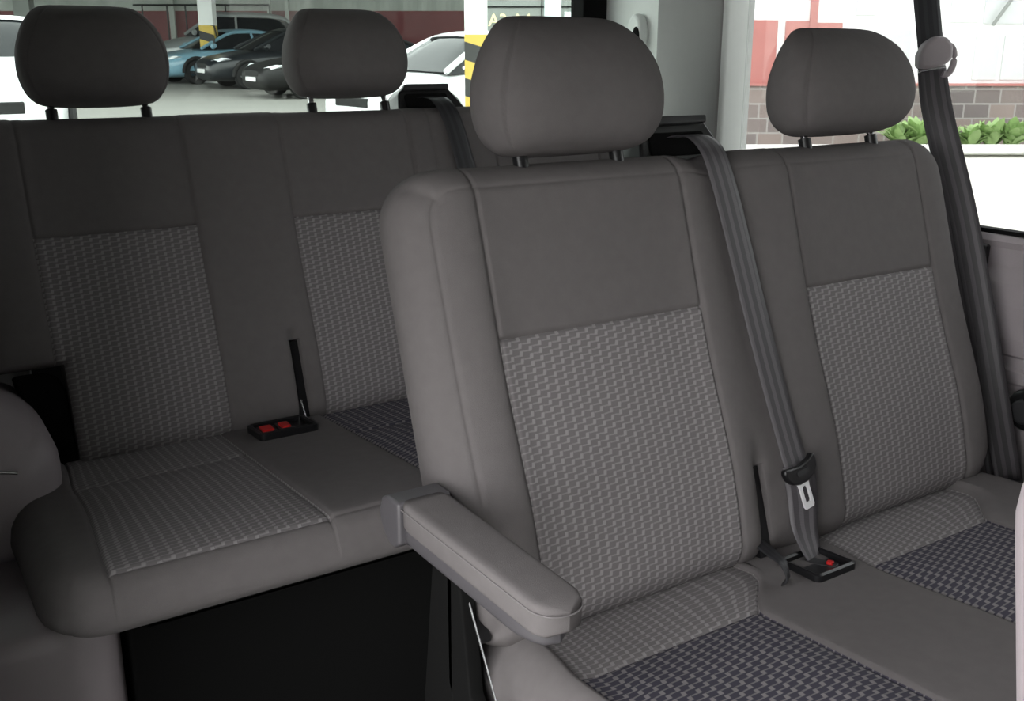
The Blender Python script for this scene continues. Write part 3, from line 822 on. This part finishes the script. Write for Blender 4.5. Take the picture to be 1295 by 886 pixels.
# parking slab under the roof
vs = []
for D, l0, l1 in ((11.0, -30, 1.5), (37, -30, 6)):
    for l in (l0, l1): p = CAM + HD * D + HR * l; p.z = gz(D) + .012; vs.append(p)
structure(mesh_obj('floor_parking', vs, [(0, 1, 3, 2)], M['asphalt'], smooth=False))
vs = []
for x, y in ((-16, -4.2), (1.3, -4.2), (1.3, 8), (-16, 8)):
    p = V((x, y, 0)); p.z = gz((p - CAM).dot(HD)) + .011; vs.append(p)
structure(mesh_obj('floor_bounce_cut', vs, [(0, 1, 2, 3)], M['asphalt'], smooth=False))  # unseen dark ground added to cut light bouncing up through the door
def slab(bm, px0, px1, D, y0, y1, th, z0=None, z1=None):
    a, b = at(px0, D), at(px1, D)
    za = yz(D, y1) if z0 is None else z0; zb = yz(D, y0) if z1 is None else z1
    P = [V((q.x, q.y, z)) + HD * t for t in (0, th) for q, z in ((a, za), (b, za), (b, zb), (a, zb))]
    vv = [bm.verts.new(p) for p in P]
    for f in ((0, 1, 2, 3), (7, 6, 5, 4), (0, 4, 5, 1), (1, 5, 6, 2), (2, 6, 7, 3), (3, 7, 4, 0)): bm.faces.new([vv[i] for i in f])
# garage roof and back wall
bm = bmesh.new(); A = [CAM + HD * 24 + HR * -26, CAM + HD * 24 + HR * 4, CAM + HD * 40 + HR * 6, CAM + HD * 40 + HR * -26]
vv = [bm.verts.new((p.x, p.y, z)) for z in (4.3, 4.5) for p in A]
for f in ((0, 1, 2, 3), (7, 6, 5, 4), (0, 4, 5, 1), (1, 5, 6, 2), (2, 6, 7, 3), (3, 7, 4, 0)): bm.faces.new([vv[i] for i in f])
structure(bm_obj('ceiling_parking', bm, M['shell'], smooth=False))
bm = bmesh.new(); DW = 36
x = -140
poly = []
a = at(-140, DW); b = at(700, DW); L = (b - a).length; nn = int(L / .16)
v0 = []
for k in range(nn + 1):
    p = a.lerp(b, k / nn) + HD * (.04 if k % 4 < 2 else 0)
    v0.append((bm.verts.new((p.x, p.y, yz(DW, 17))), bm.verts.new((p.x, p.y, 5))))
for q, r in zip(v0, v0[1:]): bm.faces.new((q[0], r[0], r[1], q[1]))
structure(bm_obj('wall_parking', bm, M['corr'], smooth=False))
bm = bmesh.new(); slab(bm, -140, 700, DW - .05, 17, 110, .15); structure(bm_obj('trim_9', bm, M['redband'], smooth=False))
rl = root('railing', at(230, DW - .6), 'thin dark railing along the parking wall behind the grey car', 'railing')
bm = bmesh.new(); tube(bm, [V((at(175, DW - .6).x, at(175, DW - .6).y, yz(DW, 11))), V((at(345, DW - .6).x, at(345, DW - .6).y, yz(DW, 11)))], .03, 8); bm_obj('top_rail', bm, M['satin'], rl)
for px in (186, 217, 240, 290, 345):
    p = at(px, DW - .6); bm = bmesh.new(); tube(bm, [p, V((p.x, p.y, yz(DW, 11)))], .03, 8); bm_obj('rail_post', bm, M['satin'], rl)
for px, w, lab in ((222, 6, 'pale steel wall post left of the first hazard-striped pillar'), (344, 4, 'slim pale wall post just left of the second rear headrest'), (366, 4, 'slim pale wall post partly behind the second rear headrest')):
    bm = bmesh.new(); slab(bm, px - w / 2, px + w / 2, DW - .3, -60, 100, .15)
    tag(bm_obj('wall_post', bm, M['corr'], origin=at(px, DW - .3)), lab, 'post')
def pillar_post(px0, px1, D, ytop, ybot, lab):
    r = root('parking_pillar', at((px0 + px1) / 2, D), lab, 'pillar')
    t = (at(px1, D) - at(px0, D)).length
    bm = bmesh.new(); slab(bm, px0, px1, D, 0, 0, t, gz(D), 4.3); bm_obj('shaft', bm, M['white'], r, smooth=False)
    bm = bmesh.new(); a, b = at(px0, D), at(px1, D); e = HR * .004; c = V((a.x, a.y, 0)) - e - HD * .004
    P = [V((q.x, q.y, z)) for z in (yz(D, ybot), yz(D, ytop)) for q in (c, V((b.x, b.y, 0)) + e - HD * .004, V((b.x, b.y, 0)) + e + HD * (t + .004), c + HD * (t + .008))]
    vv = [bm.verts.new(p) for p in P]
    for f in ((0, 3, 2, 1), (4, 5, 6, 7), (0, 1, 5, 4), (1, 2, 6, 5), (2, 3, 7, 6), (3, 0, 4, 7)): bm.faces.new([vv[i] for i in f])
    bm_obj('hazard_band', bm, M['hazard'], r, smooth=False, label='yellow and black striped band')
pillar_post(255, 273, 29.2, 34, 74, 'white pillar with hazard stripes between the grey and black cars')
pillar_post(588, 616, 13.5, 45, 160, 'white pillar with hazard stripes left of the grey sign board')
bm = bmesh.new(); slab(bm, 25, 45, 34, 0, 0, .4, gz(34), 4.28); tag(bm_obj('dark_post', bm, M['signgrey'], origin=at(35, 34)), 'dark grey post behind the left rear headrest', 'post')
# sign board
DS = 18
sg = root('sign_board', at(675, DS), 'grey parking sign board with cream bay numbers beside the striped pillar', 'sign')
bm = bmesh.new(); slab(bm, 612, 740, DS, -70, 96, .12); bm_obj('board', bm, M['signgrey'], sg, smooth=False)
bm = bmesh.new(); slab(bm, 612, 740, DS - .02, 11.5, 13, .03); slab(bm, 684, 685, DS - .02, -40, 90, .03); bm_obj('joint_strip', bm, M['rubber'], sg, smooth=False)
bm = bmesh.new(); slab(bm, 688, 709, DS - .03, -40, 60, .03); slab(bm, 713, 733, DS - .03, 18, 60, .03); bm_obj('white_panel', bm, M['signwhite'], sg, smooth=False, label='pale blue-white sign panel')
def text(s, px, y, D, h, mat, parent):
    cu = bpy.data.curves.new('lettering', 'FONT'); cu.body = s; cu.size = h; cu.extrude = .004; cu.offset = .004 * h / .2
    cu.materials.append(mat)
    tmp = bpy.data.objects.new('lettering', cu); COL.objects.link(tmp)
    me = bpy.data.meshes.new_from_object(tmp.evaluated_get(bpy.context.evaluated_depsgraph_get()))
    bpy.data.objects.remove(tmp); me.name = 'lettering'
    o = bpy.data.objects.new('lettering', me); link(o, parent)
    p = at(px, D); p.z = yz(D, y); o.location = p - base_of(parent)
    o.rotation_euler = (math.pi / 2, 0, -YAW)
px_m = math.hypot(FPX, 368) / DS
text('A3-A4', 618, 34.5, DS - .03, 14 / px_m / .70, M['cream'], sg)
text('A2', 618, 2, DS - .03, 14 / px_m / .70, M['cream'], sg)
for px in (620, 735):
    bm = bmesh.new(); p = at(px, DS + .06); tube(bm, [p, V((p.x, p.y, 1.0))], .04, 10); bm_obj('leg', bm, M['white'], sg)

# right-hand building seen through the side window
DB = 14.5
bd = root('building', at(1120, DB), 'pale building with faded red panels on a stone base outside the side window', 'building')
bm = bmesh.new(); slab(bm, 800, 1700, DB, -200, 108, .3); bm_obj('facade', bm, M['white'], bd, smooth=False)
bm = bmesh.new(); slab(bm, 800, 1700, DB - .06, 107, 182, .4); bm_obj('stone_base', bm, M['brick'], bd, smooth=False, uvbox=True, label='rough stone base course')
bm = bmesh.new(); slab(bm, 800, 1700, DB - .10, 104.5, 107.5, .45); bm_obj('ledge', bm, M['pinkred'], bd, smooth=False)
for a, b, y0 in ((944, 981, 28), (991, 1021, 29), (1030, 1062, 31), (880, 934, 28)):
    bm = bmesh.new(); slab(bm, a, b, DB - .03, y0, 105, .05); bm_obj('red_panel', bm, M['pinkred'], bd, smooth=False, label='faded red wall panel')
bm = bmesh.new(); slab(bm, 1021, 1030, DB - .05, -60, 105, .06); bm_obj('red_post', bm, M['pinkred'], bd, smooth=False)
for a, b, y0, y1 in ((1078, 1102, 2, 22), (1196, 1232, -20, 30), (1238, 1300, -20, 32), (1232, 1262, 46, 100), (1268, 1320, 46, 100), (1112, 1150, 40, 100)):
    bm = bmesh.new(); slab(bm, a, b, DB - .02, y0, y1, .03); f = bm_obj('pane', bm, M['paneglass'], bd, smooth=False, label='hazy window pane')
bm = bmesh.new(); tube(bm, [V((at(1250, DB - .1).x, at(1250, DB - .1).y, yz(DB, 34))), V((at(1276, DB - .1).x, at(1276, DB - .1).y, yz(DB, -6)))], .025, 8)
bm_obj('stay', bm, M['signgrey'], bd)
bm = bmesh.new(); slab(bm, 800, 1700, DB - 1.5, 183, 191, .3)
kb = tag(bm_obj('kerb', bm, M['kerb'], smooth=False, origin=at(1250, DB - 1.5)), 'white kerb along the planting bed outside the side window', 'kerb')
def plant(px, D, h, spread, n, lab):
    p = at(px, D); bm = bmesh.new()
    for k in range(n):
        a = random.uniform(0, 2 * math.pi); el = random.uniform(.75, 1.4); ln = h * random.uniform(.5, 1.0)
        d = V((math.cos(a) * math.cos(el), math.sin(a) * math.cos(el), math.sin(el))); s = d.cross(V((0, 0, 1))).normalized() * ln * .16
        o = p + V((math.cos(a), math.sin(a), 0)) * random.uniform(0, spread * .4) + V((0, 0, random.uniform(0, h * .25)))
        pts = [(0, .25), (.35, 1), (.7, .7), (1, .05)]
        L_, R_ = [], []
        for t, w in pts:
            c = o + d * ln * t + V((0, 0, -.30 * ln * t * t))
            L_.append(bm.verts.new(c - s * w)); R_.append(bm.verts.new(c + s * w + V((0, 0, .02 * w))))
        for q in range(3): bm.faces.new((L_[q], R_[q], R_[q + 1], L_[q + 1]))
    tag(bm_obj('leafy_plant', bm, M['leaf'], origin=p), lab, 'plant', 'leafy plants along the stone base')
for px, h, n, lab in ((1149, .42, 60, 'bright green leafy plant beside the right headrest'), (1172, .50, 60, 'bright green leafy plant just left of the hanging belt'), (1212, .36, 50, 'bright green leafy plant just right of the hanging belt'),
                      (1240, .42, 60, 'bright green leafy plant second right of the hanging belt'), (1266, .46, 60, 'bright green leafy plant third right of the hanging belt'), (1292, .46, 60, 'bright green leafy plant at the right border of the window')):
    plant(px, DB - .70, h * 1.15, .12, n, lab)

# added unseen wall at the van's nose, blocks sky light through the windscreen
bm = bmesh.new(); box(bm, -2.0, 9, -4.6, -4.2, -1.5, 5.5); structure(bm_obj('wall_light_block', bm, M['signgrey'], smooth=False))
# ------------------------------------------------------------------ cars
def car(px, D, heading, paint, lab, cat='car', Lg=4.5, Hh=1.45, Wd=1.8, hood=1.0, suv=False, lamp='lamp'):
    """heading: angle (deg) from image-left of the nose, + turns the nose towards the camera. px = image column of the car's middle."""
    c = at(px, D); r = root('car', c, lab, cat)
    fwd = (-HR * math.cos(R(heading)) - HD * math.sin(R(heading))).normalized(); side = fwd.cross(V((0, 0, 1)))
    tilt = SL * HD.dot(fwd)
    def W(x, y, z):                                     # x forward, y to the car's right, z up
        p = c + fwd * x + side * y; p.z = gz((p - CAM).dot(HD)) + z; return p
    S = Lg / 4.5; K = Hh / 1.45; hw = Wd / 2
    pt = paint
    st = [(2.25, .36, .60, .60), (2.20, .24, .68, .76), (2.05, .20, .76 * hood, .86), (1.6, .19, .86 * hood, .95), (1.0, .19, .94 * hood, .98), (.4, .19, .97, 1.0), (-.6, .19, .98, 1.0), (-1.4, .19, 1.0, .99), (-1.9, .21, 1.02, .94), (-2.16, .28, .98, .84), (-2.25, .42, .80, .70)]
    st = spline(st, 4); vs, fs = [], []; n = 20
    for x, zl, zt, w in st:
        zl *= K; zt *= K; zc, hh = (zl + zt) / 2, (zt - zl) / 2
        for k in range(n):
            a = 2 * math.pi * (k + .5) / n; ca, sa = math.cos(a), math.sin(a)
            vs.append(W(x * S, hw * w * math.copysign(abs(ca) ** .42, ca), zc + hh * math.copysign(abs(sa) ** .5, sa)))
    for i in range(len(st) - 1):
        for k in range(n): fs.append((i * n + k, i * n + (k + 1) % n, (i + 1) * n + (k + 1) % n, (i + 1) * n + k))
    fs += [tuple(range(n))[::-1], tuple(range((len(st) - 1) * n, len(st) * n))]
    body = mesh_obj('body', vs, fs, pt, r)
    # greenhouse
    if suv: gh = [(1.15, .95 * hood, .97, .84, .80), (.35, .93, 1.42, .84, .66), (-.2, .93, 1.45, .85, .66), (-1.3, .95, 1.43, .85, .66), (-1.95, .97, 1.32, .82, .64), (-2.12, .97, 1.02, .8, .74)]
    else: gh = [(1.12, .92 * hood, .95, .84, .80), (.25, .93, 1.38, .84, .64), (-.25, .93, 1.45, .85, .62), (-.9, .95, 1.42, .85, .62), (-1.35, .95, 1.30, .84, .62), (-1.95, .97, 1.04, .78, .68)]
    gs = spline(gh, 5); vs, fs = [], []; m_ = 12
    roofv = []
    for x, zb, zt, wb, wt in gs:
        zb *= K; zt *= K
        sec = [(-wb, zb), (-(wb * .6 + wt * .4), zb + (zt - zb) * .42), (-wt, zb + (zt - zb) * .86), (-wt * .88, zb + (zt - zb) * .96), (-wt * .5, zt), (0, zt + .005)]
        sec = sec + [(-y, z) for y, z in sec[-2::-1]]
        for y, z in sec: vs.append(W(x * S, y * hw, z))
        roofv.append((x, sec, zt))
    ns = 11
    for i in range(len(gs) - 1):
        for k in range(ns - 1): fs.append((i * ns + k, i * ns + k + 1, (i + 1) * ns + k + 1, (i + 1) * ns + k))
    mesh_obj('windows', vs, fs, M['carglass'], r, label='dark car windows')
    # roof skin over the top, pillars along the sides
    xr0, xr1 = (.40 if suv else .22), (-1.95 if suv else -1.30)
    vs, fs = [], []; rows = [q for q in roofv if xr1 - .05 <= q[0] <= xr0 + .05]
    for x, sec, zt in rows:
        for y, z in sec[2:9]: vs.append(W(x * S, y * hw * 1.03, z + .018))
    for i in range(len(rows) - 1):
        for k in range(6): fs.append((i * 7 + k, i * 7 + k + 1, (i + 1) * 7 + k + 1, (i + 1) * 7 + k))
    mesh_obj('roof', vs, fs, pt, r)
    for sg_ in (-1, 1):
        bm = bmesh.new()
        A = [W(x * S, sg_ * abs(sec[2][0]) * hw * 1.02, sec[2][1] + .01) for x, sec, zt in roofv]
        tube(bm, A, .045, 8)
        bx = -.45 if not suv else -.4
        q = min(roofv, key=lambda t: abs(t[0] - bx)); tube(bm, [W(q[0] * S, sg_ * abs(y) * hw * 1.01, z) for y, z in q[1][:3]], .04, 8)
        bm_obj('window_frame', bm, pt, r)
    # wheels
    for xw in (1.36, -1.32):
        for sg_ in (-1, 1):
            rad = .33 * (1.1 if suv else 1)
            bm = bmesh.new(); a0 = W(xw * S, sg_ * (hw - .19), rad); a1 = W(xw * S, sg_ * (hw + .005), rad); dd = (a1 - a0).normalized()
            prof = [(0, rad * .6), (0, rad * .93), (.05, rad), (.85, rad), (1, rad * .93), (1, rad * .66)]
            rings = [[a0.lerp(a1, t) + (fwd * math.cos(2 * math.pi * k / 24) + V((0, 0, 1)) * math.sin(2 * math.pi * k / 24)) * q for k in range(24)] for t, q in prof]
            rv = [[bm.verts.new(p) for p in g_] for g_ in rings]
            for g0, g1 in zip(rv, rv[1:]):
                for k in range(24): bm.faces.new((g0[k], g0[(k + 1) % 24], g1[(k + 1) % 24], g1[k]))
            wh = bm_obj('wheel', bm, M['tyre'], r)
            bm = bmesh.new()
            hub = a1 - dd * .02
            for k in range(5):
                an = 2 * math.pi * k / 5; d1 = fwd * math.cos(an) + V((0, 0, 1)) * math.sin(an); d2 = fwd * -math.sin(an) + V((0, 0, 1)) * math.cos(an)
                P = [hub + d1 * q + d2 * s_ * .045 + dd * t for t in (-.02, .012) for q, s_ in ((.03, -1), (rad * .68, -.8), (rad * .68, .8), (.03, 1))]
                vv = [bm.verts.new(p) for p in P]
                for f in ((0, 1, 2, 3), (7, 6, 5, 4), (0, 4, 5, 1), (1, 5, 6, 2), (2, 6, 7, 3), (3, 7, 4, 0)): bm.faces.new([vv[i] for i in f])
            bm_obj('rim', bm, M['chrome'], wh, smooth=False)
            # dark arch lip above the tyre
            bm = bmesh.new(); arc = [W(xw * S + math.cos(R(k * 12)) * (rad + .05), sg_ * (hw * .985), rad + math.sin(R(k * 12)) * (rad + .05)) for k in range(0, 16)]
            tube(bm, arc, .05, 8); bm_obj('wheel_arch', bm, M['tyre'], r)
    # front face
    zg = .55 * K
    for sg_ in (-1, 1):
        bm = bmesh.new()
        pts = [(2.17, .42, .60), (2.05, .74, .64), (1.78, .90, .75), (1.92, .80, .76), (2.10, .52, .69)]
        P = [W(x * S + .02, sg_ * y * hw * 1.0, z * K * (hood * .5 + .5)) for x, y, z in pts]; Q = [p - fwd * .08 - V((0, 0, .0)) for p in P]
        a = [bm.verts.new(p + fwd * .03 + side * sg_ * .02 + V((0, 0, .02))) for p in P]; b = [bm.verts.new(q) for q in Q]
        bm.faces.new(a); bm.faces.new(b[::-1])
        for k in range(5): bm.faces.new((a[k], b[k], b[(k + 1) % 5], a[(k + 1) % 5]))
        bm_obj('headlight', bm, M[lamp], r, smooth=False, label='clear headlight')
        bm = bmesh.new(); p0 = W(.88 * S, sg_ * hw * .93, 1.0 * K); p1 = W(.84 * S, sg_ * hw * 1.16, 1.04 * K)
        tube(bm, [p0, p0.lerp(p1, .35), p0.lerp(p1, .5), p1], [.02, .03, .085, .06], 10); bm_obj('mirror', bm, pt, r)
    def front(name, y0, y1, z0, z1, x, mat, lab2=None, dd=.05):
        bm = bmesh.new(); P = [W(x * S + t, y * hw, z * K) for t in (-dd, .02) for y, z in ((y0, z0), (y1, z0), (y1, z1), (y0, z1))]
        vv = [bm.verts.new(p) for p in P]
        for f in ((0, 1, 2, 3), (7, 6, 5, 4), (0, 4, 5, 1), (1, 5, 6, 2), (2, 6, 7, 3), (3, 7, 4, 0)): bm.faces.new([vv[i] for i in f])
        return bm_obj(name, bm, mat, r, bevel=.015, label=lab2)
    front('grille', -.40, .40, .52, .64, 2.24, M['tyre'], 'dark grille')
    front('lower_intake', -.62, .62, .27, .36, 2.20, M['tyre'], 'dark lower intake', .12)
    front('number_plate', -.29, .29, .40, .50, 2.28, M['plate'], 'blank pale number plate', .03)
    return r
CP = {
    'silver': plain('silver_car_paint', (0.34, 0.36, 0.36), .3, metal=.3, coat=.5), 'blue': plain('pale_blue_car_paint', (0.22, 0.40, 0.50), .3, coat=.6),
    'black': plain('black_car_paint', (0.010, 0.013, 0.016), .3, coat=.15), 'black2': plain('worn_black_car_paint', (0.008, 0.008, 0.008), .4, spec=.3), 'white': plain('white_car_paint', (0.82, 0.83, 0.84), .3, coat=.5),
    'navy': plain('navy_car_paint', (0.03, 0.05, 0.075), .3, coat=.6)}
car(285, 33.0, 16, CP['silver'], 'tall grey car farthest left in the parking row, behind the blue car', Lg=4.5, Hh=1.92, suv=True)
car(288, 30.2, 40, CP['blue'], 'pale blue car nose-out between the grey car and the glossy black sedan', Lg=4.4, Hh=1.44)
car(362, 28.0, 34, CP['black'], 'glossy black sedan right of the hazard-striped pillar, third in the row', Lg=4.6, Hh=1.48)
car(432, 24.6, 36, CP['black2'], 'black car mostly hidden by the second rear headrest', Lg=4.5, Hh=1.40)
car(590, 15.8, 46, CP['white'], 'white hatchback in front of the dark red wall, right of the second rear headrest', Lg=4.4, Hh=1.5, suv=False)
car(-8, 14.2, 114, CP['white'], 'white car facing the van at the left edge of the rear window', Lg=4.6, Hh=1.7, hood=1.12, suv=True)

# ------------------------------------------------------------------ light
w = bpy.data.worlds.new('sky'); SC.world = w; w.use_nodes = True; nt = w.node_tree
bg = nt.nodes['Background']; tc = nt.nodes.new('ShaderNodeTexCoord'); sp = nt.nodes.new('ShaderNodeSeparateXYZ')
rmp = nt.nodes.new('ShaderNodeValToRGB')
rmp.color_ramp.elements[0].position = .45; rmp.color_ramp.elements[0].color = (.95, .95, .94, 1)
rmp.color_ramp.elements[1].position = .75; rmp.color_ramp.elements[1].color = (1.0, 1.0, 1.0, 1)
mr = nt.nodes.new('ShaderNodeMapRange'); mr.inputs['From Min'].default_value = -1; mr.inputs['From Max'].default_value = 1
nt.links.new(tc.outputs['Generated'], sp.inputs['Vector']); nt.links.new(sp.outputs['Z'], mr.inputs['Value'])
nt.links.new(mr.outputs['Result'], rmp.inputs['Fac']); nt.links.new(rmp.outputs['Color'], bg.inputs['Color'])
bg.inputs['Strength'].default_value = 7.2
SC.view_settings.view_transform = 'Standard'; SC.view_settings.look = 'None'
SC.view_settings.exposure = 0.0; SC.view_settings.gamma = 1.0; SC.view_settings.use_curve_mapping = False
SC.cycles.max_bounces = 8; SC.cycles.transparent_max_bounces = 12
SC.cycles.use_denoising = True
SC.cycles.sample_clamp_indirect = 4
